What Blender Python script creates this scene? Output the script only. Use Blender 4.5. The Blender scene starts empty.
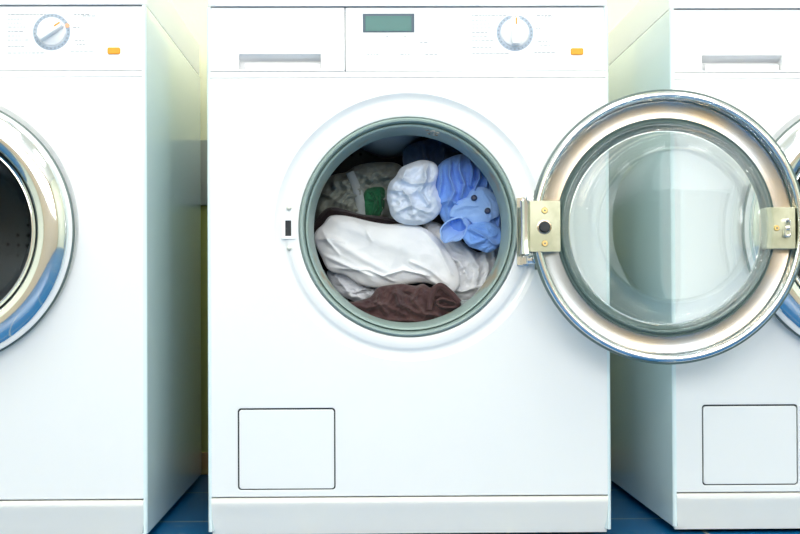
import bpy, bmesh, math, random
from mathutils import Vector, Matrix, noise
random.seed(7)
C = bpy.context.scene.collection
PI = math.pi
sc = bpy.context.scene

# ------------------------------------------------------------------ materials
def mat(name, col, rough=.5, metal=0., coat=0., spec=.5, **kw):
    m = bpy.data.materials.new(name); m.use_nodes = True
    b = m.node_tree.nodes['Principled BSDF']
    b.inputs['Base Color'].default_value = (*col, 1)
    b.inputs['Roughness'].default_value = rough
    b.inputs['Metallic'].default_value = metal
    b.inputs['Coat Weight'].default_value = coat
    b.inputs['Coat Roughness'].default_value = .04
    b.inputs['Specular IOR Level'].default_value = spec
    for k, v in kw.items(): b.inputs[k].default_value = v
    return m
def N(m, t, **kw):
    n = m.node_tree.nodes.new(t)
    for k, v in kw.items():
        if k in n.inputs: n.inputs[k].default_value = v
        else: setattr(n, k, v)
    return n
def L(m, a, b): m.node_tree.links.new(a, b)
def BS(m): return m.node_tree.nodes['Principled BSDF']
def noisy(m, c1, c2, scale, lo=.4, hi=.6, detail=4, rough=None, bump=0, bscale=None, vec=None):
    tc = N(m, 'ShaderNodeTexCoord')
    n = N(m, 'ShaderNodeTexNoise'); n.inputs['Scale'].default_value = scale; n.inputs['Detail'].default_value = detail
    L(m, tc.outputs['Object'], n.inputs['Vector'])
    r = N(m, 'ShaderNodeValToRGB')
    r.color_ramp.elements[0].position = lo; r.color_ramp.elements[0].color = (*c1, 1)
    r.color_ramp.elements[1].position = hi; r.color_ramp.elements[1].color = (*c2, 1)
    L(m, n.outputs['Fac'], r.inputs['Fac']); L(m, r.outputs['Color'], BS(m).inputs['Base Color'])
    if bump:
        n2 = N(m, 'ShaderNodeTexNoise'); n2.inputs['Scale'].default_value = bscale or scale*4
        L(m, tc.outputs['Object'], n2.inputs['Vector'])
        bp = N(m, 'ShaderNodeBump'); bp.inputs['Strength'].default_value = bump; bp.inputs['Distance'].default_value = .002
        L(m, n2.outputs['Fac'], bp.inputs['Height']); L(m, bp.outputs['Normal'], BS(m).inputs['Normal'])
    return m

M = {}
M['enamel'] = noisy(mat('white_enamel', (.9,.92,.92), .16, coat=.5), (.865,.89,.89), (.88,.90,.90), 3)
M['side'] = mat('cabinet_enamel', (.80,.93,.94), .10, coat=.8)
M['panel'] = mat('panel_white', (.93,.94,.95), .3)
M['lid'] = mat('lid_white', (.93,.94,.94), .3)
M['plinth'] = mat('plinth_white', (.93,.93,.88), .5, spec=.25)
M['chrome'] = mat('chrome', (.93,.93,.93), .07, 1)
M['steel'] = noisy(mat('ring_steel', (.9,.86,.82), .24, 1), (.62,.49,.34), (.46,.49,.52), 9, .38, .66)
M['zinc'] = noisy(mat('zinc_plate', (.8,.8,.68), .3, .9), (.44,.45,.32), (.56,.57,.43), 30)
M['brass'] = mat('brass_screw', (.85,.6,.25), .3, 1)
M['black'] = mat('black_rubber', (.006,.012,.018), .35)
M['dark'] = mat('dark_hole', (.01,.015,.02), .6)
M['frame'] = mat('display_frame', (.045,.09,.13), .4)
M['lcd'] = mat('lcd_teal', (.015,.145,.13), .3)
M['orange'] = mat('orange_button', (.97,.36,.0), .45)
M['print'] = mat('pale_grey_print', (.25,.29,.33), .5)
M['print2'] = mat('blue_grey_scale', (.37,.45,.55), .5)
M['redmark'] = mat('salmon_mark', (.95,.45,.25), .5)
M['screwgrey'] = mat('grey_screw', (.55,.58,.52), .35, .6)
M['seal'] = mat('door_seal', (.10,.15,.14), .35)
M['foot'] = mat('foot_rubber', (.02,.02,.02), .7)
M['drum'] = None
# grey-green rubber with brown limescale smears
g = mat('gasket_rubber', (.30,.40,.38), .42)
noisy(g, (.24,.34,.32), (.31,.40,.37), 9, .3, .7)
tc = N(g,'ShaderNodeTexCoord'); n = N(g,'ShaderNodeTexNoise'); n.inputs['Scale'].default_value = 22; n.inputs['Detail'].default_value = 5
L(g, tc.outputs['Object'], n.inputs['Vector'])
r = N(g,'ShaderNodeValToRGB'); r.color_ramp.elements[0].position=.60; r.color_ramp.elements[1].position=.70
L(g, n.outputs['Fac'], r.inputs['Fac'])
mx = N(g,'ShaderNodeMixRGB'); mx.inputs[2].default_value = (.33,.27,.17,1)
src = BS(g).inputs['Base Color'].links[0].from_socket
L(g, r.outputs['Color'], mx.inputs[0]); L(g, src, mx.inputs[1]); L(g, mx.outputs[0], BS(g).inputs['Base Color'])
M['gasket'] = g
M['stain'] = noisy(mat('limescale_stain', (.5,.35,.2), .8), (.30,.17,.08), (.75,.68,.55), 150, .45, .55)
# drum: steel with a grid of small holes
d = mat('drum_steel', (.35,.36,.38), .35, .9)
tc = N(d,'ShaderNodeTexCoord'); v = N(d,'ShaderNodeTexVoronoi'); v.inputs['Scale'].default_value = 55; v.inputs['Randomness'].default_value = .15
L(d, tc.outputs['Object'], v.inputs['Vector'])
r = N(d,'ShaderNodeValToRGB'); r.color_ramp.elements[0].position=.16; r.color_ramp.elements[0].color=(.002,.002,.003,1)
r.color_ramp.elements[1].position=.22; r.color_ramp.elements[1].color=(.06,.066,.075,1)
L(d, v.outputs['Distance'], r.inputs['Fac']); L(d, r.outputs['Color'], BS(d).inputs['Base Color'])
M['drum'] = d
M['paddle'] = mat('paddle_grey', (.50,.53,.56), .35)
M['inside'] = mat('cabinet_inside', (.04,.04,.045), .8)
gl = mat('door_glass', (.975,.995,.99), .0); BS(gl).inputs['Transmission Weight'].default_value = 1; BS(gl).inputs['IOR'].default_value = 1.45
M['glass'] = gl
tr = N(gl, 'ShaderNodeBsdfTransparent'); tr.inputs[0].default_value = (.975,.995,.99,1)
mxs = N(gl, 'ShaderNodeMixShader'); mxs.inputs[0].default_value = .8
L(gl, BS(gl).outputs[0], mxs.inputs[1]); L(gl, tr.outputs[0], mxs.inputs[2]); L(gl, mxs.outputs[0], gl.node_tree.nodes['Material Output'].inputs[0])
def cloth_mat(name, c1, c2, scale=25, rough=.9, weave=900):
    m = mat(name, c1, rough); noisy(m, c1, c2, scale, .35, .65, bump=.25, bscale=weave)
    BS(m).inputs['Sheen Weight'].default_value = .15
    return m
M['c_white'] = cloth_mat('white_cotton', (.88,.90,.93), (.93,.94,.96))
M['c_white2'] = cloth_mat('cool_white_cotton', (.80,.84,.92), (.86,.89,.95))
M['c_pale'] = cloth_mat('pale_blue_white_cotton', (.60,.70,.86), (.78,.84,.93), 14)
M['c_blue'] = cloth_mat('sky_blue_cotton', (.16,.34,.80), (.23,.43,.88))
M['c_blue2'] = cloth_mat('light_blue_cotton', (.27,.46,.86), (.33,.52,.90))
M['c_navy'] = cloth_mat('navy_cotton', (.03,.06,.14), (.05,.09,.18))
M['c_brown'] = cloth_mat('brown_cotton', (.05,.022,.024), (.075,.035,.034))
M['c_brown2'] = cloth_mat('black_brown_knit', (.012,.005,.008), (.022,.010,.012))
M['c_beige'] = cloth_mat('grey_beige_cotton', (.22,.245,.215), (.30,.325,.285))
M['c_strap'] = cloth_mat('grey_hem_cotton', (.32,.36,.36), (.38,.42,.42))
M['c_green'] = cloth_mat('green_cotton', (.006,.09,.035), (.01,.13,.05))
M['button'] = mat('navy_button', (.015,.03,.09), .3)

# ------------------------------------------------------------------ helpers
def obj(name, bm, m, parent=None, smooth=True, loc=None):
    me = bpy.data.meshes.new(name)
    bm.normal_update(); bm.to_mesh(me); bm.free()
    if smooth:
        for p in me.polygons: p.use_smooth = True
        try: me.set_sharp_from_angle(angle=math.radians(38))
        except Exception: pass
    me.materials.append(m)
    o = bpy.data.objects.new(name, me); C.objects.link(o)
    if parent: o.parent = parent
    if loc: o.location = loc
    return o
def tag(o, label, cat, group=None):
    o['label'] = label; o['category'] = cat
    if group: o['group'] = group
    return o
def struct(o): o['kind'] = 'structure'; return o
def empty(name, loc=(0,0,0), parent=None):
    o = bpy.data.objects.new(name, None); o.empty_display_size = .1; C.objects.link(o); o.location = loc
    if parent: o.parent = parent
    return o
def add_box(bm, x0, x1, y0, y1, z0, z1, bev=0, seg=2):
    r = bmesh.ops.create_cube(bm, size=1)
    for v in r['verts']:
        v.co = Vector(((x0+x1)/2+v.co.x*(x1-x0), (y0+y1)/2+v.co.y*(y1-y0), (z0+z1)/2+v.co.z*(z1-z0)))
    if bev:
        es = set(e for v in r['verts'] for e in v.link_edges)
        bmesh.ops.bevel(bm, geom=list(es), offset=bev, segments=seg, affect='EDGES', profile=.5)
def box(*a, **k):
    bm = bmesh.new(); add_box(bm, *a, **k); return bm
def add_lathe(bm, prof, n=128, cx=0, cz=0, closed=True, flip=False, a0=0, a1=2*PI):
    """revolve (r, y) pairs about the Y axis through (cx, cz)"""
    full = abs(a1-a0-2*PI) < 1e-6
    k = n if full else n+1
    rings = []
    for i in range(k):
        a = a0+(a1-a0)*i/n
        rings.append([bm.verts.new((cx+r*math.cos(a), y, cz+r*math.sin(a))) for r, y in prof])
    m = len(prof)
    for i in range(n):
        A, B = rings[i], rings[(i+1) % k]
        for j in range(m if closed else m-1):
            q = [A[j], A[(j+1) % m], B[(j+1) % m], B[j]]
            if flip: q.reverse()
            try: bm.faces.new(q)
            except ValueError: pass
    bmesh.ops.remove_doubles(bm, verts=[v for R in rings for v in R], dist=1e-6)
def add_disc(bm, cx, cz, r, y0, y1, n=32, bev=.0):
    """solid cylinder along Y, front at y0 (nearer the camera)"""
    b = bev
    add_lathe(bm, [(0,y1),(r,y1),(r,y0+b),(r-b*.3,y0+b*.3),(r-b,y0),(0,y0)] if b else [(0,y1),(r,y1),(r,y0),(0,y0)], n, cx, cz, closed=False)
def rrect(x0, x1, z0, z1, r, seg=6):
    pts = []
    for cx, cz, a in ((x1-r,z1-r,0),(x0+r,z1-r,PI/2),(x0+r,z0+r,PI),(x1-r,z0+r,1.5*PI)):
        for i in range(seg+1):
            t = a+PI/2*i/seg; pts.append((cx+r*math.cos(t), cz+r*math.sin(t)))
    return pts
def circ(cx, cz, r, n=128): return [(cx+r*math.cos(2*PI*i/n), cz+r*math.sin(2*PI*i/n)) for i in range(n)]
def add_plate(bm, loops, y0, y1, bev=.0):
    """flat plate in XZ with holes, front face at y0, back at y1, rounded edges"""
    cu = bpy.data.curves.new('tmp', 'CURVE'); cu.dimensions = '2D'; cu.fill_mode = 'BOTH'
    t = (y1-y0)/2
    cu.extrude = t-bev; cu.bevel_depth = bev; cu.bevel_resolution = 2; cu.offset = -bev
    for lp in loops:
        s = cu.splines.new('POLY'); s.points.add(len(lp)-1); s.use_cyclic_u = True
        for p, q in zip(s.points, lp): p.co = (q[0], q[1], 0, 1)
    o = bpy.data.objects.new('tmp', cu); C.objects.link(o)
    dg = bpy.context.evaluated_depsgraph_get(); dg.update()
    me = bpy.data.meshes.new_from_object(o.evaluated_get(dg))
    n0 = len(bm.verts); f0 = len(bm.faces)
    bm.from_mesh(me)
    bm.verts.ensure_lookup_table()
    yc = (y0+y1)/2
    for v in bm.verts[n0:]:
        x, y, z = v.co; v.co = Vector((x, yc-z, y))
    bpy.data.objects.remove(o); bpy.data.curves.remove(cu); bpy.data.meshes.remove(me)
def plate(*a, **k):
    bm = bmesh.new(); add_plate(bm, *a, **k); return bm
def add_prism(bm, pts, z0, z1):
    a = [bm.verts.new((x,y,z0)) for x,y in pts]; b = [bm.verts.new((x,y,z1)) for x,y in pts]
    n = len(pts)
    for i in range(n): bm.faces.new((a[i], a[(i+1)%n], b[(i+1)%n], b[i]))
    bm.faces.new(a[::-1]); bm.faces.new(b)
def add_extr_x(bm, prof, x0, x1):
    a = [bm.verts.new((x0,y,z)) for y,z in prof]; b = [bm.verts.new((x1,y,z)) for y,z in prof]
    n = len(prof)
    for i in range(n): bm.faces.new((a[i], b[i], b[(i+1)%n], a[(i+1)%n]))
    bm.faces.new(a); bm.faces.new(b[::-1])
    bmesh.ops.recalc_face_normals(bm, faces=bm.faces[:])
def add_tube(bm, pts, r, n=10):
    prev = None
    rings = []
    for i, p in enumerate(pts):
        p = Vector(p)
        d = (Vector(pts[min(i+1,len(pts)-1)])-Vector(pts[max(i-1,0)])).normalized()
        u = d.cross(Vector((0,0,1)) if abs(d.z) < .9 else Vector((1,0,0))).normalized(); w = d.cross(u)
        rings.append([bm.verts.new(p+u*r*math.cos(2*PI*k/n)+w*r*math.sin(2*PI*k/n)) for k in range(n)])
    for A, B in zip(rings, rings[1:]):
        for k in range(n): bm.faces.new((A[k], A[(k+1)%n], B[(k+1)%n], B[k]))
    bm.faces.new(rings[0][::-1]); bm.faces.new(rings[-1])

# ------------------------------------------------------------------ washing machine
W = .2993; DEPTH = .63
ZC = .4625        # centre of the porthole
RH = .199         # stamped ring in the front panel
ZH = ZC-.005
HX, HY = .1845, -.042   # hinge axis
PLAN_R = .0055

def build_cabinet(root):
    # side walls and back, one continuous folded sheet with rounded front corners
    t = .010; r = PLAN_R
    pts = []
    def arc(cx, cy, rr, a0, a1, n=8):
        return [(cx+rr*math.cos(a0+(a1-a0)*i/n), cy+rr*math.sin(a0+(a1-a0)*i/n)) for i in range(n+1)]
    outer = [(-W+r, 0)] + arc(-W+r, r, r, 1.5*PI, PI)[1:] + [(-W, DEPTH), (W, DEPTH)] + arc(W-r, r, r, 0, -PI/2)
    inner = [(W-r, .004)] + [(W-t, .012), (W-t, DEPTH-t), (-W+t, DEPTH-t), (-W+t, .012)] + [(-W+r, .004)]
    bm = bmesh.new(); add_prism(bm, outer+inner, .012, .7905)
    bmesh.ops.recalc_face_normals(bm, faces=bm.faces[:])
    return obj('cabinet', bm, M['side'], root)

FX = W-PLAN_R+.0002
FLAP = (-.2550, -.1105, .0735, .1945)
def build_front(root, flap):
    bm = bmesh.new()
    add_plate(bm, [rrect(-FX, FX, .0635, .6842, .002), circ(0, ZC, RH), rrect(*flap, .005)], 0, .006, .0008)
    # stamped dish round the porthole
    add_lathe(bm, [(RH,.0),(RH-.0015,.0006),(RH-.005,.0036),(RH-.013,.0042),(RH-.0155,.0036),(RH-.0175,.0020),(RH-.020,.0012),(.1665,.0004),
                   (.1645,.0012),(.1635,.004),(.1635,.030),(.1645,.030),(.166,.007),(RH,.006)], 160, 0, ZC)
    f = obj('front_panel', bm, M['enamel'], root)
    fl = plate([rrect(flap[0]+.0021, flap[1]-.0019, flap[2]+.0017, flap[3]-.0024, .004)], .0002, .006, .0008)
    fp = obj('service_flap', fl, M['enamel'], root)
    # dark tray behind the flap joint
    bm = bmesh.new(); add_box(bm, flap[0]-.004, flap[1]+.004, .0065, .0085, flap[2]-.004, flap[3]+.004)
    obj('flap_recess', bm, M['dark'], root)
    return f

def build_plinth(root):
    prof = [(.012,.006),(.006,.025),(.001,.045),(-.002,.052),(-.0025,.0565),(-.0015,.0605),(.001,.0613),(.02,.0613),(.02,.006)]
    bm = bmesh.new(); add_extr_x(bm, prof, -FX, FX)
    return obj('plinth', bm, M['plinth'], root)

def slab(name, z0, z1, y_bot, y_top, m, root, x0=-FX, x1=FX, r=.002, bev=.0008, extra=()):
    """front slab, optionally leaning back"""
    bm = plate([rrect(x0, x1, z0, z1, r)]+list(extra), 0, .012, bev)
    for v in bm.verts:
        t = (v.co.z-z0)/(z1-z0); v.co.y += y_bot+(y_top-y_bot)*t
    return obj(name, bm, m, root)

def lean(z, z0=.694, z1=.7905, yb=0, yt=.006): return yb+(yt-yb)*(z-z0)/(z1-z0)
def px(p): return (p-408)/670
def pz(p): return .363+(294-p)/670

def build_lid(root):
    bm = bmesh.new()
    r = .014
    pts = []
    for cx, cy, a in ((W-r, DEPTH-r, 0), (-W+r, DEPTH-r, PI/2), (-W+r, r, PI), (W-r, r, 1.5*PI)):
        for i in range(7):
            t = a+PI/2*i/6; pts.append((cx+r*math.cos(t), cy+r*math.sin(t)))
    add_prism(bm, pts, .7920, .850)
    es = [e for e in bm.edges if abs(e.verts[0].co.z-e.verts[1].co.z) < 1e-6]
    bmesh.ops.bevel(bm, geom=es, offset=.0012, segments=2, affect='EDGES')
    return obj('lid', bm, M['lid'], root)

def build_panel(root, knob_angle, mark=False):
    obj('trim_strip', plate([rrect(-FX, FX, .6848, .6938, .001)], .0, .012, bev=.0008), M['panel'], root)
    # black backing that the joints look onto
    XD = -.094
    slab('control_panel', .6945, .7905, 0, .006, M['panel'], root, x0=XD+.0009, x1=FX)
    # detergent drawer with a recessed grip
    hx0, hx1, hz0, hz1 = px(239.5), px(321), .6975, pz(54.5)
    dr = slab('detergent_drawer', .6945, .7905, -.0004, .0056, M['panel'], root, x0=-FX, x1=XD-.0003, extra=[rrect(hx0,hx1,hz0,hz1,.0012)])
    bm = bmesh.new()
    # recess: shell with inclined roof
    y0, y1 = .004, .026
    pr = [(y0,hz1+.0008),(y1,hz1-.007),(y1,hz0),(y0,hz0-.0008)]
    a = [bm.verts.new((hx0-.0006,y,z)) for y,z in pr]; b = [bm.verts.new((hx1+.0006,y,z)) for y,z in pr]
    for i in range(3): bm.faces.new((a[i], a[i+1], b[i+1], b[i]))
    bm.faces.new((a[0],a[3],a[2],a[1])); bm.faces.new((b[0],b[1],b[2],b[3]))
    g = obj('grip_recess', bm, M['panel'], dr, smooth=False)
    obj('grip_bar', box(hx0+.008, hx1-.0005, .012, .017, hz0, hz0+.0115, bev=.0015), M['panel'], dr)
    # display
    z = pz(24)
    f = obj('display', plate([rrect(px(363), px(414.5), pz(33), pz(14), .0008)], lean(z)-.0012, lean(z)+.004, bev=.0003), M['frame'], root)
    obj('screen', plate([rrect(px(365.5), px(411.5), pz(31.5), pz(16.5), .0005)], lean(z)-.0017, lean(z)+.001, bev=.0002), M['lcd'], f, )
    # push buttons and their printed words
    for bx, bz in ((373.5,49),(406.5,49),(432,49),(373.5,41),(406.5,41)):
        zz = pz(bz)
        w = 7.5 if bz > 45 else 7
        obj('push_button', plate([rrect(px(bx-w), px(bx+w), zz-.0035, zz+.0035, .003)], lean(zz)-.0009, lean(zz)+.003, bev=.0006), M['panel'], root)
    bm = bmesh.new()
    def word(x0, y, n):
        x = x0
        for i in range(n):
            w = random.uniform(1.6, 4.2); zz = pz(y)
            add_box(bm, px(x), px(x+w), lean(zz)-.0004, lean(zz)+.0005, zz-.0006, zz+.0006)
            x += w+.9
    for x0, y, n in ((386,37,1),(404,37,1),(371,48.5,2),(405,48.5,1),(429,48.5,4),(367,55.5,4),(400,55.5,3),(425,55.5,3),(420,43,2)):
        bm = bmesh.new(); word(x0, y, n); obj('button_lettering', bm, M['print'], root, smooth=False)
    for x0, y in ((367.5,48),(401,48),(426,48),(405.5,37),(418,42.5)):
        bm = bmesh.new(); zz = pz(y); add_disc(bm, px(x0), zz, .0011, lean(zz)-.0004-(.0008 if y>47 and x0<425 else 0), lean(zz)+.001, 12); obj('indicator_lamp', bm, M['screwgrey'], root)
    bm = bmesh.new()
    rows = [16,20.5,24.5,28.5,33,37.5,41.5,48,54.5]
    for i, y in enumerate(rows):
        word(472, y, [10,5,5,5,4,4,6,5,9][i])
    obj('programme_lettering', bm, M['print'], root, smooth=False); bm = bmesh.new()
    for i, y in enumerate([16,17.5,29,42,46,53.5]):
        word([537,545,536,538,540,534][i], y, [4,3,2,3,3,5][i])
    obj('programme_lettering', bm, M['print'], root, smooth=False)
    # knob and scale
    kx, kz = px(515), pz(33.5)
    yk = lean(kz)
    bm = bmesh.new(); add_lathe(bm, [(.0218,yk-.0003),(.0275,yk-.0003),(.0275,yk+.001),(.0218,yk+.001)], 64, kx, kz, a0=math.radians(105) if not mark else 0, a1=math.radians(105-30+360) if not mark else 2*PI)
    bmesh.ops.recalc_face_normals(bm, faces=bm.faces[:])
    for v in bm.verts: v.co.y += lean(v.co.z)-yk
    scl = obj('dial_scale', bm, M['print2'], root)
    bm = bmesh.new()
    for k in range(26):
        a = 2*PI*k/26+.1
        add_disc(bm, kx+.0248*math.cos(a), kz+.0248*math.sin(a), .0012, yk-.0008, yk, 10)
    for v in bm.verts: v.co.y += lean(v.co.z)-yk
    obj('scale_marks', bm, M['print'], scl, smooth=False)
    kn = empty('programme_knob', (kx, yk, kz), root)
    bm = bmesh.new()
    add_lathe(bm, [(0,.004),(.0215,.004),(.0215,-.001),(.0205,-.003),(.019,-.004),(0,-.004)], 64, closed=False)
    obj('knob_disc', bm, M['panel'], kn)
    obj('grip', box(-.0058,.0058,-.018,-.003,-.0192,.0205,bev=.002), M['panel'], kn)
    obj('pointer_line', box(-.0011,.0011,-.0185,-.0178,.0095,.0192), M['orange'], kn, smooth=False)
    kn.rotation_euler = (0, math.radians(knob_angle), 0)
    if mark:
        a = math.radians(22)
        bm = bmesh.new(); add_disc(bm, kx+.0252*math.cos(a), kz+.0252*math.sin(a), .0034, yk-.0008, yk, 16); obj('scale_dot', bm, M['redmark'], root)
    zz = pz(52.5)
    obj('indicator_button', plate([rrect(px(570.5), px(583), zz-.0052, zz+.0048, .0024)], lean(zz)-.003, lean(zz)+.003, bev=.001), M['orange'], root)

def build_tub(root):
    prof = [(.1636,.006),(.1625,.0005),(.160,-.0025),(.1575,-.002),(.1560,.002),(.1548,.011),(.1530,.0045),(.1505,.006),(.1485,.012),(.1470,.022),(.1455,.034),(.1445,.046),(.1432,.056),(.1436,.060),(.150,.062),(.158,.05),(.1634,.03)]
    bm = bmesh.new(); add_lathe(bm, prof, 160, 0, ZC); bmesh.ops.recalc_face_normals(bm, faces=bm.faces[:])
    gk = obj('door_gasket', bm, M['gasket'], root)
    # drum
    bm = bmesh.new()
    add_lathe(bm, [(.1455,.064),(.150,.070),(.175,.076),(.220,.082),(.232,.092),(.235,.11),(.235,.44),(.225,.455),(.05,.470),(0,.474),
                   (0,.480),(.06,.476),(.230,.462),(.241,.44),(.241,.10),(.232,.078),(.178,.070),(.152,.064)], 96, 0, ZC, closed=False)
    bmesh.ops.recalc_face_normals(bm, faces=bm.faces[:])
    dm = obj('drum', bm, M['drum'], root)
    bm = bmesh.new(); add_lathe(bm, [(.1445,.060),(.1448,.0585),(.147,.0605),(.147,.066),(.1455,.066)], 128, 0, ZC); bmesh.ops.recalc_face_normals(bm, faces=bm.faces[:])
    obj('drum_rim', bm, M['chrome'], dm)
    for k, a in enumerate((97, 217, 337)):
        a = math.radians(a)
        bm = bmesh.new(); n = 14; rings = []
        for j in range(15):
            y = .12+.30*j/14
            e = math.sin(PI*min(1, max(0, .06+.94*(j/14))) )**.35 if j < 14 else .35
            rings.append([bm.verts.new((.075*e*math.cos(PI*i/n), y, ZC*0-.238+.105*e*math.sin(PI*i/n)**.8)) for i in range(n+1)])
        for A, B in zip(rings, rings[1:]):
            for i in range(n): bm.faces.new((A[i], A[i+1], B[i+1], B[i]))
        bm.faces.new(rings[0]); bm.faces.new(rings[-1][::-1])
        bmesh.ops.recalc_face_normals(bm, faces=bm.faces[:])
        bmesh.ops.rotate(bm, verts=bm.verts, cent=(0,0,0), matrix=Matrix.Rotation(-(a+PI/2), 3, 'Y'))
        bmesh.ops.translate(bm, verts=bm.verts, vec=(0,0,ZC))
        obj('lifter', bm, M['paddle'], dm)

def build_latch_socket(root):
    x0, x1, z0, z1 = px(281.5), px(295), pz(239), pz(217)
    o = obj('lock_plate', plate([rrect(x0,x1,z0,z1,.0012), rrect(px(285), px(291), pz(236), pz(220.5), .0006)], -.0014, .003, bev=.0005), M['panel'], root)
    obj('lock_slot', box(px(284.5), px(291.5), .0006, .0025, pz(236.5), pz(220)), M['dark'], o, smooth=False)
    for p in (208, 248):
        bm = bmesh.new(); add_disc(bm, px(288.8), pz(p), .0036, -.0012, .004, 20, bev=.0008)
        s = obj('screw', bm, M['screwgrey'], root)

def build_hinge(root, opened):
    if not opened: return
    # knuckles fixed to the cabinet front
    o = obj('hinge_bracket', plate([rrect(.160, .1785, ZH-.0535, ZH+.049, .002)], -.0035, .002, bev=.0008), M['chrome'], root)
    for z0, z1 in ((ZH+.034, ZH+.0465), (ZH-.0515, ZH-.039)):
        bm = bmesh.new(); add_box(bm, .1700, .1885, -.047, -.001, z0, z1, bev=.0015)
        obj('knuckle', bm, M['chrome'], o)
    for z0, z1 in ((ZH+.032, ZH+.055), (ZH-.060, ZH-.037)):
        bm = bmesh.new(); add_tube(bm, [(HX-.001,HY,z0),(HX-.001,HY,z1)], .0024, 14); obj('hinge_pin', bm, M['seal'], o)
    for z in (ZH+.0515, ZH-.0560):
        bm = bmesh.new(); add_tube(bm, [(HX+.001,HY-.004,z),(HX+.012,HY-.004,z)], .0009, 8); obj('split_pin', bm, M['seal'], o)

def build_door(root, opened):
    piv = empty('door', (HX, HY, ZC-.005), root)
    def D(name, bm, m, parent=None, **k):   # door-local coordinates: origin at the porthole centre on the front plane
        if parent is None: bmesh.ops.translate(bm, verts=bm.verts, vec=(-HX, -HY, 0))
        return obj(name, bm, m, parent or piv, **k)
    def sm(pr, n=3):
        for _ in range(n):
            q = []
            for i in range(len(pr)):
                a, b = pr[i], pr[(i+1)%len(pr)]
                q += [(.75*a[0]+.25*b[0], .75*a[1]+.25*b[1]), (.25*a[0]+.75*b[0], .25*a[1]+.75*b[1])]
            pr = q
        return pr
    rim = sm([(.1835,-.032),(.1835,-.0085),(.1865,-.005),(.1915,-.005),(.1945,-.009),(.1955,-.020),(.1935,-.030),(.186,-.041),(.172,-.048),(.158,-.048),(.149,-.043),(.142,-.030),(.1385,-.031),(.1390,-.029),(.145,-.034),(.160,-.037),(.181,-.037)], 2)
    bm = bmesh.new(); add_lathe(bm, rim, 160); bmesh.ops.recalc_face_normals(bm, faces=bm.faces[:])
    D('door_frame', bm, M['chrome'])
    bm = bmesh.new(); add_lathe(bm, [(.1840,-.0180),(.1825,-.0225),(.1800,-.0240),(.1585,-.0225),(.1575,-.0235),(.1575,-.0285),(.1840,-.0285)], 160); bmesh.ops.recalc_face_normals(bm, faces=bm.faces[:])
    bmesh.ops.translate(bm, verts=bm.verts, vec=(0,-.006,0))
    D('ring_plate', bm, M['steel'])
    bm = bmesh.new(); add_lathe(bm, [(.1850,-.0235),(.1828,-.0235),(.1828,-.030),(.1850,-.030)], 160); bmesh.ops.recalc_face_normals(bm, faces=bm.faces[:])
    D('joint_ring', bm, M['seal'])
    bm = bmesh.new(); add_lathe(bm, [(.1945,-.0105),(.1968,-.0110),(.1974,-.0135),(.1966,-.0160),(.1945,-.0160)], 160); bmesh.ops.recalc_face_normals(bm, faces=bm.faces[:])
    D('edge_seal', bm, M['seal'])
    bm = bmesh.new(); add_lathe(bm, sm([(.1585,-.0280),(.1578,-.0250),(.1560,-.0240),(.1545,-.0265),(.1530,-.0225),(.1505,-.0215),(.1485,-.025),(.1485,-.034),(.1585,-.034)],1), 160); bmesh.ops.recalc_face_normals(bm, faces=bm.faces[:])
    D('glass_seal', bm, M['seal'])
    outer = [(.1510,-.0290),(.1500,-.0200),(.1485,-.0120),(.1475,.000),(.1455,.004),(.1425,.006),(.1405,.010),(.1388,.018),(.136,.030),(.132,.045),(.126,.058),(.118,.069),(.110,.0765),(.1045,.0800),(.100,.0812),(.085,.0822),(.05,.0845),(0,.0855)]
    inner = [(0,.0805),(.05,.0797),(.085,.0775),(.098,.0760),(.103,.0738),(.108,.0705),(.1145,.0635),(.1215,.0535),(.127,.042),(.131,.028),(.1338,.015),(.136,.006),(.139,.000),(.1425,-.005),(.1450,-.018),(.1460,-.0290)]
    bm = bmesh.new(); add_lathe(bm, outer+inner, 160); bmesh.ops.recalc_face_normals(bm, faces=bm.faces[:])
    D('glass_bowl', bm, M['glass'])
    if not opened: return piv
    # hinge leaf
    bm = bmesh.new()
    add_plate(bm, [rrect(.1555, .1990, -.0355, .0375, .0015)], -.0300, -.0035, .0005)
    for v in bm.verts:      # outer end rolls to the pin
        pass
    D('hinge_plate', bm, M['zinc'])
    # hourglass knuckle
    bm = bmesh.new(); rings = []
    for j in range(13):
        t = j/12; z = -.038+.076*t; r = .0062+.0022*(2*t-1)**2
        rings.append([bm.verts.new((.2020+.002-(r-.006)*.3+r*math.cos(2*PI*i/16), -.0125+r*math.sin(2*PI*i/16), z)) for i in range(16)])
    for A, B in zip(rings, rings[1:]):
        for i in range(16): bm.faces.new((A[i], A[(i+1)%16], B[(i+1)%16], B[i]))
    bm.faces.new(rings[0][::-1]); bm.faces.new(rings[-1]); bmesh.ops.recalc_face_normals(bm, faces=bm.faces[:])
    D('hinge_barrel', bm, M['chrome'])
    def stud(name, x, z, r, m, h=.0025, socket=None):
        bm = bmesh.new(); add_lathe(bm, [(0,-.005),(r,-.005),(r,-.0035+h*.5),(r*.8,-.0035+h),(0,-.0035+h)], 24, x, z, closed=False); bmesh.ops.recalc_face_normals(bm, faces=bm.faces[:])
        o = D(name, bm, m)
        return o
    for z in (.0235, -.0235):
        stud('screw', .1780, z, .0045, M['brass'])
        stud('screw_socket', .1780, z, .0017, M['seal'], .0030)
    stud('stop_washer', .1785, 0, .0105, M['steel'], .0012)
    stud('rubber_stop', .1785, 0, .0085, M['black'], .007)
    # latch plate on the far side
    bm = bmesh.new(); add_plate(bm, [rrect(-.1795, -.1385, -.0325, .0265, .0015)], -.0300, -.0035, .0005); D('latch_plate', bm, M['zinc'])
    stud('screw', -.1525, -.003, .0042, M['brass']); stud('screw_socket', -.1525, -.003, .0016, M['seal'], .0030)
    bm = bmesh.new()
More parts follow.
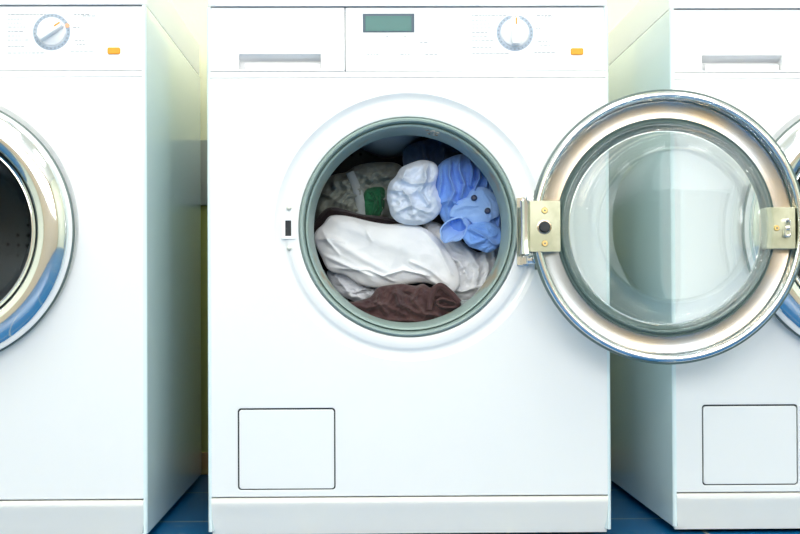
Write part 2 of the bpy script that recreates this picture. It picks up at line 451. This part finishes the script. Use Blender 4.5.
    add_plate(bm, [rrect(-.1710, -.1615, -.0165, .0100, .004), rrect(-.1688, -.1637, -.0130, .0065, .002)], -.004, .005, .001)
    add_box(bm, -.1695, -.1630, -.004, .002, -.006, .000, bev=.001)
    D('latch_hook', bm, M['chrome'])
    if opened: piv.rotation_euler = (0, 0, PI-.010)
    return piv

def washer(loc, opened, knob, mark, label, name='washing_machine'):
    root = empty(name, loc)
    tag(root, label, 'washing machine', 'front loading washing machines in a row')
    build_cabinet(root); build_front(root, FLAP if not mark else FLAP); build_plinth(root); build_lid(root); build_panel(root, knob, mark)
    build_tub(root); build_latch_socket(root); build_hinge(root, opened); build_door(root, opened)
    # closing sheet behind the joints, with a hole for the porthole
    bm = plate([rrect(-.284, .284, .055, .789, .002), circ(0, ZC, .170), ], .030, .032); obj('bulkhead', bm, M['inside'], root)
    for x in (-.25, .25):
        for y in (.06, .57):
            bm = bmesh.new(); add_tube(bm, [(x,y,0),(x,y,.010),(x,y,.0105),(x,y,.03)], .02, 20); obj('foot', bm, M['foot'], root)
    obj('base_tray', box(-.288,.288,.022,.588,.016,.020), M['inside'], root)
    return root
centre = washer((.0012,0,0), True, 0, False, 'white washing machine with its round glass door swung open showing laundry inside')
left = washer((-.6850,-.012,0), False, 57, True, 'closed washing machine left of the open one, its dial turned to the right')
right = washer((.6960,.018,0), False, 0, False, 'closed washing machine cut off by the right edge, partly behind the open door')

# limescale smear on the top of the gasket
bm = bmesh.new()
for k in range(26):
    a = math.radians(random.uniform(71.5, 79)); rr = .1475+random.uniform(-.002,.0015)
    y = .019+(.1475-rr)*6
    r = bmesh.ops.create_icosphere(bm, subdivisions=1, radius=random.uniform(.0006,.0022))
    for v in r['verts']: v.co = Vector((v.co.x*1.5, v.co.y, v.co.z*.5)); v.co += Vector((rr*math.cos(a), y, ZC+rr*math.sin(a)))
gk = [c for c in centre.children if c.name.startswith('door_gasket')][0]
obj('limescale_stain', bm, M['stain'], gk)

# ------------------------------------------------------------------ laundry
CAMX, CAMZ, F, DD = -.067, .363, 1280., 1.9
def P(x, y, Y):
    s = (DD+Y)/F
    return Vector((CAMX+(x-364)*s, Y, CAMZ+(294-y)*s))
def smooth_loop(pts, n):
    """closed Catmull-Rom through pts, n samples evenly spaced"""
    out = []; m = len(pts)
    for i in range(m):
        p0, p1, p2, p3 = (Vector(pts[(i+k-1) % m]) for k in range(4))
        for j in range(12):
            t = j/12
            out.append(.5*((2*p1)+(-p0+p2)*t+(2*p0-5*p1+4*p2-p3)*t*t+(-p0+3*p1-3*p2+p3)*t**3))
    Ls = [0]
    for i in range(len(out)): Ls.append(Ls[-1]+(out[(i+1) % len(out)]-out[i]).length)
    res = []; k = 0
    for j in range(n):
        s = Ls[-1]*j/n
        while Ls[k+1] < s: k += 1
        t = (s-Ls[k])/max(1e-9, Ls[k+1]-Ls[k])
        res.append(out[k].lerp(out[(k+1) % len(out)], t))
    return res
def seg_d(p, a, b):
    ab = b-a; t = max(0, min(1, (p-a).dot(ab)/max(1e-9, ab.length_squared)))
    return (p-(a+ab*t)).length, t
def garment(name, outline, centre_px, Y, H, folds=(), amp=.004, freq=.06, stretch=(1,1,0), m=None, parent=None, seed=0, nt=40, na=150, back=.02, drop=.014, tilt=(0,0), crease=1.0):
    """a soft lump of cloth. outline in photo pixels at distance Y; folds = (polyline px, width px, height m)."""
    loop = smooth_loop(outline, na); c = Vector(centre_px)
    fl = [([Vector(q) for q in f[0]], f[1], f[2]) for f in folds]
    def disp(p, t):
        h = H*(1-t**2.6)**.55
        fade = min(1, (1-t)*5+.15)
        for pl, w, hh in fl:
            best = 1e9; bt = 0; n = len(pl)-1
            for i in range(n):
                dd, tt = seg_d(p, pl[i], pl[i+1])
                if dd < best: best = dd; bt = (i+tt)/n
            if best < 3.2*w:
                taper = math.sin(PI*min(1, max(0, .12+.76*bt)))**.6
                x = best/w
                h += hh*taper*(1.15/(1+(x*1.25)**2)**1.6-.05)*fade
        ca, sa = math.cos(math.radians(stretch[2])), math.sin(math.radians(stretch[2]))
        u = (p.x*ca+p.y*sa)/stretch[0]; v = (-p.x*sa+p.y*ca)/stretch[1]
        q = Vector((u*freq, v*freq, seed*7.3))
        w_ = noise.noise_vector(q*.6)*.8
        n1 = 1-abs(noise.noise(q+w_))*2.6
        n2 = 1-abs(noise.noise((q+w_)*2.3+Vector((5,1,2))))*2.4
        n3 = noise.noise(q*5.1)
        h += (amp*(.62*n1+.30*n2*crease+.10*n3))*fade
        h += tilt[0]*(p.x-c.x)+tilt[1]*(p.y-c.y)
        return h
    bm = bmesh.new()
    cv = bm.verts.new(P(c.x, c.y, Y-disp(c, 0)))
    rings = []
    for i in range(1, nt+1):
        t = (i/nt)**.9
        R = []
        for q in loop:
            p = c+(q-c)*t
            R.append(bm.verts.new(P(p.x, p.y, Y-disp(p, t))))
        rings.append(R)
    # roll the edge over and back, so that the lump has a real underside
    cw = P(c.x, c.y, Y)
    for dy, sc_ in ((drop*.35, 1.004), (drop, .985), (back, .90)):
        R = []
        for v in rings[nt-1]:
            w = cw+(v.co-cw)*sc_; R.append(bm.verts.new((w.x, v.co.y+dy, w.z)))
        rings.append(R)
    bc = bm.verts.new((cw.x, Y+back, cw.z))
    n = len(loop)
    for j in range(n): bm.faces.new((cv, rings[0][(j+1)%n], rings[0][j]))
    for A, B in zip(rings, rings[1:]):
        for j in range(n): bm.faces.new((A[j], A[(j+1)%n], B[(j+1)%n], B[j]))
    for j in range(n): bm.faces.new((bc, rings[-1][j], rings[-1][(j+1)%n]))
    bmesh.ops.recalc_face_normals(bm, faces=bm.faces[:])
    o = obj(name, bm, m, parent)
    for p in o.data.polygons: p.use_smooth = True
    a = o.data.attributes.get('sharp_edge')
    if a: o.data.attributes.remove(a)
    return o
def band(name, path, width, Y, m, parent=None, thick=.0016, bulge=.004, curl=0, n=40, ys=None):
    """a strip of cloth lying along a path of photo pixels, gently arched across"""
    pts = [Vector(q) for q in path]; res = []
    for i in range(n+1):
        t = i/n*(len(pts)-1); k = min(int(t), len(pts)-2); f = t-k
        p0, p1, p2, p3 = pts[max(k-1,0)], pts[k], pts[k+1], pts[min(k+2,len(pts)-1)]
        res.append(.5*((2*p1)+(-p0+p2)*f+(2*p0-5*p1+4*p2-p3)*f*f+(-p0+3*p1-3*p2+p3)*f**3))
    bm = bmesh.new(); rows = []
    K = 10
    for i, p in enumerate(res):
        d = (res[min(i+1,n)]-res[max(i-1,0)]).normalized(); nn = Vector((-d.y, d.x))
        w = width if not callable(width) else width(i/n)
        yy = Y if ys is None else ys(i/n)
        row = []
        for k in range(K+1):
            s = 2*k/K-1
            q = p+nn*s*w/2
            row.append(bm.verts.new(P(q.x, q.y, yy-bulge*(1-s*s)-.0008*noise.noise(Vector((q.x*.2,q.y*.2,3))))))
        rows.append(row)
    for A, B in zip(rows, rows[1:]):
        for k in range(K): bm.faces.new((A[k], A[k+1], B[k+1], B[k]))
    bmesh.ops.recalc_face_normals(bm, faces=bm.faces[:])
    bmesh.ops.solidify(bm, geom=bm.faces[:], thickness=thick)
    bmesh.ops.recalc_face_normals(bm, faces=bm.faces[:])
    return obj(name, bm, m, parent)
def sleeve_mouth(name, cpx, rx, ry, rot, Y, depth, dirpx, m, parent, flare=.8, thick=.003, wob=.08, seed=1, n=48):
    """open flattened tube of cloth: mouth at cpx, running back along dirpx"""
    bm = bmesh.new(); rings = []
    ca, sa = math.cos(math.radians(rot)), math.sin(math.radians(rot))
    J = 14
    for j in range(J+1):
        t = j/J
        R = []
        for i in range(n):
            a = 2*PI*i/n
            k = 1+wob*noise.noise(Vector((math.cos(a)*1.6, math.sin(a)*1.6, t*2.0+seed)))*2
            s = 1-(1-flare)*t
            x = rx*k*s*math.cos(a); y = ry*k*s*math.sin(a)
            q = (cpx[0]+x*ca-y*sa+dirpx[0]*t, cpx[1]+x*sa+y*ca+dirpx[1]*t)
            R.append(bm.verts.new(P(q[0], q[1], Y+depth*t)))
        rings.append(R)
    for A, B in zip(rings, rings[1:]):
        for i in range(n): bm.faces.new((A[i], A[(i+1)%n], B[(i+1)%n], B[i]))
    bmesh.ops.recalc_face_normals(bm, faces=bm.faces[:])
    bmesh.ops.solidify(bm, geom=bm.faces[:], thickness=thick)
    bmesh.ops.recalc_face_normals(bm, faces=bm.faces[:])
    return obj(name, bm, m, parent)

G = 'laundry heaped in the open washing machine drum'
# grey-beige shirt at the back, upper left
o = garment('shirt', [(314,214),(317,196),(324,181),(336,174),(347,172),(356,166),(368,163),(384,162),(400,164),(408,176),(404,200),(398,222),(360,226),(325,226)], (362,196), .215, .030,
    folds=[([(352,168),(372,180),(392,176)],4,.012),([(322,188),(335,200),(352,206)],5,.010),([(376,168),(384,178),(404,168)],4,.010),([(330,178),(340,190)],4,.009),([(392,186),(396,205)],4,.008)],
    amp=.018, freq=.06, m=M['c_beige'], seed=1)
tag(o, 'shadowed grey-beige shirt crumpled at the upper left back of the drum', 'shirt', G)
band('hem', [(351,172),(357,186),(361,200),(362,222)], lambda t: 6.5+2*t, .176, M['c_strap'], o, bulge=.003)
# green cloth
o = garment('cloth', [(366,191),(374,187),(385,188),(386,200),(384,212),(378,218),(367,218),(364,204)], (375,203), .180, .008,
    folds=[([(372,190),(378,200),(374,214)],2.5,.006),([(381,190),(383,208)],2,.005)], amp=.004, freq=.12, m=M['c_green'], seed=2, nt=24, na=90)
tag(o, 'small dark green cloth tucked between beige shirt and pale crumpled cloth', 'cloth', G)
# navy cloth behind the blue one, top
o = garment('cloth', [(405,150),(418,142),(440,138),(462,146),(474,160),(460,176),(430,180),(408,172)], (436,160), .190, .02,
    folds=[([(425,145),(430,170)],4,.01),([(445,142),(446,168)],4,.01)], amp=.006, m=M['c_navy'], seed=3)
tag(o, 'dark navy cloth at the top of the pile, behind the blue shirt', 'cloth', G)
# brown-black knit strip above the white garment
o = garment('sweater', [(313,236),(315,225),(321,214),(331,207),(345,209),(362,214),(380,216),(398,220),(414,227),(410,240),(380,244),(340,242)], (362,226), .160, .014,
    folds=[([(318,224),(330,210),(350,213),(380,219),(408,225)],3.0,.006)], amp=.004, m=M['c_brown2'], seed=4)
tag(o, 'near-black brown sweater edge showing above the big white shirt', 'sweater', G)
# pale blue-white crumpled cloth
o = garment('pillowcase', [(390,206),(388,197),(390,184),(397,176),(402,168),(412,163),(424,160),(436,163),(440,172),(437,186),(443,200),(441,212),(432,221),(418,225),(402,223),(393,216)], (413,194), .112, .015,
    folds=[([(398,176),(412,184),(432,182)],3.4,.012),([(390,190),(404,190),(412,200),(414,214)],3.0,.013),([(424,164),(428,178),(422,192),(430,206)],3.0,.013),([(396,212),(412,206),(436,214)],3.2,.009),([(408,168),(402,182)],2.4,.008)],
    amp=.010, freq=.055, m=M['c_pale'], seed=17, nt=48)
tag(o, 'pale bluish white crumpled pillowcase left of the blue shirt', 'pillowcase', G)
# blue shirt
o = garment('shirt', [(437,190),(436,174),(442,163),(452,157),(464,154),(476,158),(488,168),(498,182),(505,200),(508,220),(506,238),(498,246),(486,248),(474,240),(462,238),(450,228),(440,212)], (470,200), .124, .022,
    folds=[([(441,166),(443,182),(439,200)],3.2,.017),([(452,158),(451,176),(456,192),(450,204)],2.4,.022),([(462,156),(461,170),(466,184),(462,198)],2.2,.022),([(471,158),(474,170),(472,186)],2.0,.021),([(481,164),(481,178),(476,190)],2.2,.018),
           ([(490,174),(488,186)],2.2,.010),([(440,204),(450,200),(462,206)],2.8,.010),([(498,190),(502,206),(500,226)],2.6,.009),([(478,228),(496,234)],3,.009)],
    amp=.005, freq=.09, stretch=(1,2.2,-8), m=M['c_blue'], seed=21, nt=60, na=220)
tag(o, 'sky blue shirt with navy buttons on its cuff, right side of the drum', 'shirt', G)
# cuff flap with two navy buttons
fl = garment('cuff', [(451,216),(454,207),(461,200),(468,197),(473,190),(482,187),(491,190),(498,197),(502,207),(500,216),(493,220),(486,226),(476,225),(468,219),(459,219)], (481,206), .096, .004,
    folds=[([(454,210),(466,206),(478,206)],3,.004),([(484,191),(492,204),(492,222)],2,.002)], amp=.0022, freq=.05, m=M['c_blue2'], parent=o, seed=5, nt=28, na=120, back=.006, drop=.004)
for bx_, by_ in ((475.5,198), (489,211)):
    p = P(bx_, by_, .086)
    bm = bmesh.new(); add_lathe(bm, [(0,.006),(.0048,.006),(.0048,.0012),(.0042,0),(.0032,-.0004),(.0026,.0006),(0,.0006)], 28, closed=False); bmesh.ops.recalc_face_normals(bm, faces=bm.faces[:])
    bmesh.ops.translate(bm, verts=bm.verts, vec=p); obj('button', bm, M['button'], fl)
# open sleeve end, its far edge turned outwards
sleeve_mouth('sleeve', (454,230), 11, 16, 52, .090, .034, (12,-12), M['c_blue2'], o, flare=.75, thick=.002, wob=.13, seed=4)
garment('shirt_tail', [(464,236),(470,226),(482,222),(494,224),(503,232),(504,243),(496,250),(488,253),(480,250),(470,246)], (484,239), .094, .005,
    folds=[([(472,230),(484,236),(498,246)],2.6,.008),([(474,244),(486,240)],2.4,.006)], amp=.004, freq=.1, m=M['c_blue'], parent=o, seed=8, nt=28, na=110, back=.02)
# white cloth at the right
o = garment('towel', [(424,228),(436,222),(452,232),(474,250),(484,252),(494,245),(504,238),(508,250),(504,268),(496,284),(484,298),(466,304),(448,300),(436,284)], (468,268), .168, .022,
    folds=[([(470,250),(480,268),(476,290)],4,.009),([(486,254),(490,270),(484,288)],3.4,.009),([(442,252),(460,262),(470,280)],4,.008),([(446,286),(462,292),(482,286)],3.2,.008),([(495,250),(497,268)],3,.006)],
    amp=.005, freq=.08, m=M['c_white'], seed=31)
tag(o, 'cool white towel folded at the right, below the blue shirt', 'towel', G)
# big white garment
o = garment('shirt', [(315,240),(317,231),(324,224),(331,216),(342,215),(354,217),(370,221),(388,224),(404,224),(420,226),(433,233),(443,243),(452,256),(459,270),(461,284),(454,293),(444,290),(434,285),(424,283),(410,284),(394,287),(376,288),(360,284),(346,275),(330,270),(322,256)], (390,252), .128, .018,
    folds=[([(318,236),(340,244),(366,260),(392,274)],6,.006),([(340,222),(372,236),(404,248),(430,262)],12,.006),([(322,254),(344,264),(372,276)],3.0,.006),([(322,228),(328,240),(340,254)],2.2,.004),([(412,262),(430,270),(448,284)],3,.006),
           ([(336,268),(370,270),(396,282)],2.0,.004),([(424,230),(440,248),(452,274)],3,.006),([(316,240),(330,238),(346,242)],1.8,.004),([(384,276),(404,270),(430,276)],2.2,.005),([(352,218),(366,228),(372,240)],2.4,.003)],
    amp=.0042, freq=.03, stretch=(1.5,1,20), m=M['c_white'], back=.012, drop=.010, seed=43, nt=64, na=260, crease=1)
tag(o, 'large bright white shirt spread across the middle of the pile', 'shirt', G)
# white sock-like folds under it
o = garment('undershirt', [(328,272),(338,268),(352,276),(368,286),(384,290),(400,290),(414,288),(404,296),(392,301),(376,300),(360,302),(346,297),(336,288)], (366,289), .160, .012,
    folds=[([(336,276),(344,286),(352,296)],3,.006),([(358,292),(372,286),(392,294)],3,.007),([(380,298),(400,293)],2.4,.005)], amp=.006, freq=.1, m=M['c_white2'], seed=51, na=130)
tag(o, 'small white undershirt peeking out under the large shirt at lower left', 'undershirt', G)
# brown trousers at the bottom
o = garment('trousers', [(338,302),(350,302),(362,300),(372,296),(378,288),(390,285),(404,284),(416,286),(424,284),(432,288),(438,284),(446,288),(454,296),(462,304),(458,316),(440,326),(408,330),(376,326),(352,316)], (404,306), .102, .016,
    folds=[([(352,304),(368,308),(384,304),(400,312)],4,.007),([(380,292),(378,302),(388,314)],3.4,.008),([(396,288),(400,304),(420,314)],4,.010),([(420,288),(414,300),(424,314),(446,318)],3.5,.010),([(360,314),(390,320),(430,322)],4,.008),([(404,292),(412,296)],3,-.008)],
    amp=.007, freq=.075, m=M['c_brown'], seed=61, na=180)
tag(o, 'brown trousers lying at the bottom edge of the opening', 'trousers', G)
sleeve_mouth('trouser_leg', (447,303), 11, 5.0, 10, .078, .03, (-4,10), M['c_brown'], o, flare=.9, thick=.003, seed=9)
band('waistband', [(430,310),(432,297),(440,286),(450,292),(460,303)], 6, .078, M['c_brown'], o, bulge=.003)
# grey cloth at lower right
o = garment('cloth', [(452,300),(468,300),(484,294),(496,284),(500,292),(488,308),(470,318),(456,316)], (474,304), .120, .006,
    folds=[([(458,306),(476,304),(492,294)],2.6,.006)], amp=.003, m=M['c_strap'], seed=71, nt=24, na=90)
tag(o, 'grey cloth at the lower right edge of the pile, beside brown trousers', 'cloth', G)

# ------------------------------------------------------------------ room
X0, X1, Y0, Y1, ZT = -2.4, 2.6, -3.3, .70, 2.55
def wall(name, a, m): return struct(obj(name, box(*a), m, smooth=False))
mw = noisy(mat('pale_yellow_plaster', (.80,.80,.58), .7), (.80,.80,.56), (.84,.84,.62), 4, bump=.15, bscale=120)
tcw = N(mw,'ShaderNodeTexCoord'); sp = N(mw,'ShaderNodeSeparateXYZ'); L(mw, tcw.outputs['Object'], sp.inputs[0])
lt = N(mw,'ShaderNodeMath', operation='LESS_THAN'); lt.inputs[1].default_value = .61; L(mw, sp.outputs['Z'], lt.inputs[0])
mxw = N(mw,'ShaderNodeMixRGB'); mxw.inputs[2].default_value = (.30,.33,.09,1); src = BS(mw).inputs['Base Color'].links[0].from_socket
L(mw, lt.outputs[0], mxw.inputs[0]); L(mw, src, mxw.inputs[1]); L(mw, mxw.outputs[0], BS(mw).inputs['Base Color'])
mf = mat('cream_paint', (.88,.72,.56), .7)
ms = mat('pale_wall_paint', (.80,.84,.70), .7)
fl = mat('blue_floor_tiles', (.01,.12,.30), .3, spec=.3)
tc = N(fl,'ShaderNodeTexCoord'); mp = N(fl,'ShaderNodeMapping'); mp.inputs['Location'].default_value = (.15,-.157,0)
br = N(fl,'ShaderNodeTexBrick'); br.offset = 0; br.inputs['Scale'].default_value = 1
br.inputs['Brick Width'].default_value = .30; br.inputs['Row Height'].default_value = .30; br.inputs['Mortar Size'].default_value = .0035; br.inputs['Mortar Smooth'].default_value = .2
br.inputs['Color1'].default_value = (.001,.10,.27,1); br.inputs['Color2'].default_value = (.002,.12,.31,1); br.inputs['Mortar'].default_value = (.26,.30,.27,1)
L(fl, tc.outputs['Object'], mp.inputs['Vector']); L(fl, mp.outputs['Vector'], br.inputs['Vector'])
n = N(fl,'ShaderNodeTexNoise'); n.inputs['Scale'].default_value = 30; L(fl, tc.outputs['Object'], n.inputs['Vector'])
r = N(fl,'ShaderNodeValToRGB'); r.color_ramp.elements[0].position=.62; r.color_ramp.elements[1].position=.75; r.color_ramp.elements[1].color=(.25,.25,.25,1)
L(fl, n.outputs['Fac'], r.inputs['Fac'])
mx = N(fl,'ShaderNodeMixRGB'); mx.inputs[2].default_value = (.25,.30,.28,1)
L(fl, r.outputs['Color'], mx.inputs[0]); L(fl, br.outputs['Color'], mx.inputs[1]); L(fl, mx.outputs[0], BS(fl).inputs['Base Color'])
T = .08
wall('floor', (X0-T, X1+T, Y0-T, Y1+T, -T, 0), fl)
wall('ceiling', (X0-T, X1+T, Y0-T, Y1+T, ZT, ZT+T), mat('ceiling_white', (.9,.9,.88), .8))
wall('wall_back', (X0-T, X1+T, Y1, Y1+T, 0, ZT), mw)
wall('wall_left', (X0-T, X0, Y0, Y1, 0, ZT), ms)
wall('wall_right', (X1, X1+T, Y0, Y1, 0, ZT), ms)
# opposite wall, out of view; its wide window is added for soft frontal light
wx0, wx1, wz0, wz1 = -1.7, 1.9, .95, 2.35
struct(obj('wall_front', plate([rrect(X0, X1, 0, ZT, .001), rrect(wx0, wx1, wz0, wz1, .001)], Y0-T, Y0), mf, smooth=False))
bm = bmesh.new()
add_plate(bm, [rrect(wx0, wx1, wz0, wz1, .001)]+[rrect(wx0+.05+i*(wx1-wx0-.02)/3, wx0+(i+1)*(wx1-wx0-.02)/3-.03, wz0+.05, wz1-.05, .001) for i in range(3)], Y0-.06, Y0-.01)
struct(obj('added_window_1', bm, mat('added_window_frame_white', (.85,.85,.83), .4), smooth=False))
# darker grey raised band and skirting along the back wall
mt = mat('grey_wall_band', (.30,.33,.30), .5)
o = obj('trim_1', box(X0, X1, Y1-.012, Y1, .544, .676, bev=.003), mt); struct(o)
o = obj('baseboard_back', box(X0, X1, Y1-.015, Y1, 0, .045, bev=.004), noisy(mat('skirting_ochre', (.5,.38,.15), .6), (.28,.17,.06), (.34,.28,.10), 20)); struct(o)

# ------------------------------------------------------------------ light
def area(name, loc, rot, sx, sy, power, col):
    l = bpy.data.lights.new(name, 'AREA'); l.shape = 'RECTANGLE'; l.size = sx; l.size_y = sy; l.energy = power; l.color = col
    o = bpy.data.objects.new(name, l); C.objects.link(o); o.location = loc; o.rotation_euler = rot; return o
area('added_front_softlight', ((wx0+wx1)/2, Y0-.10, (wz0+wz1)/2), (PI/2,0,0), wx1-wx0, wz1-wz0, 95, (1,.99,.97))  # added soft light behind the camera, brightens the machine fronts
lm = bpy.data.materials.new('added_panel_glow'); lm.use_nodes = True
nt_ = lm.node_tree; nt_.nodes.clear(); e = nt_.nodes.new('ShaderNodeEmission'); e.inputs['Strength'].default_value = 9; e.inputs['Color'].default_value = (1,.98,.95,1)
oo = nt_.nodes.new('ShaderNodeOutputMaterial'); nt_.links.new(e.outputs[0], oo.inputs[0])
for lx, lab in ((-1.1,'added left ceiling light panel above the washing machines'), (.1,'added middle ceiling light panel above the washing machines'), (1.3,'added right ceiling light panel above the washing machines')):  # unseen glowing panels added overhead for bright, even light
    t = empty('added_ceiling_light', (lx, -.9, ZT)); tag(t, lab, 'ceiling light', 'added ceiling light panels')
    obj('light_frame', plate([rrect(-.33,.33,-.63,.63,.01), rrect(-.30,.30,-.60,.60,.005)], -.02, .02), M['lid'], t).rotation_euler = (PI/2,0,0)
    obj('diffuser', box(-.30,.30,-.60,.60,-.014,-.006), lm, t, smooth=False)
w = bpy.data.worlds.new('World'); sc.world = w; w.use_nodes = True
w.node_tree.nodes['Background'].inputs['Color'].default_value = (.98,.99,.97,1)
w.node_tree.nodes['Background'].inputs['Strength'].default_value = 3.0

# ------------------------------------------------------------------ camera
cam = bpy.data.cameras.new('camera'); co = bpy.data.objects.new('camera', cam); C.objects.link(co); sc.camera = co
cam.sensor_width = 36; cam.lens = 36*F/800; cam.clip_start = .05
co.location = (CAMX, -DD, CAMZ)
co.rotation_euler = (Matrix.Rotation(-math.radians(.75),3,'Z') @ Matrix.Rotation(PI/2+math.radians(.53),3,'X') @ Matrix.Rotation(-math.radians(.25),3,'Z')).to_euler()
cam.shift_x = 20/800
cam.shift_y = 15.2/800
sc.view_settings.view_transform = 'Standard'; sc.view_settings.look = 'None'
sc.view_settings.exposure = -.38; sc.view_settings.gamma = 1
sc.cycles.use_denoising = True
sc.cycles.max_bounces = 14; sc.cycles.transmission_bounces = 12; sc.cycles.glossy_bounces = 6; sc.cycles.diffuse_bounces = 5
sc.cycles.sample_clamp_indirect = 0
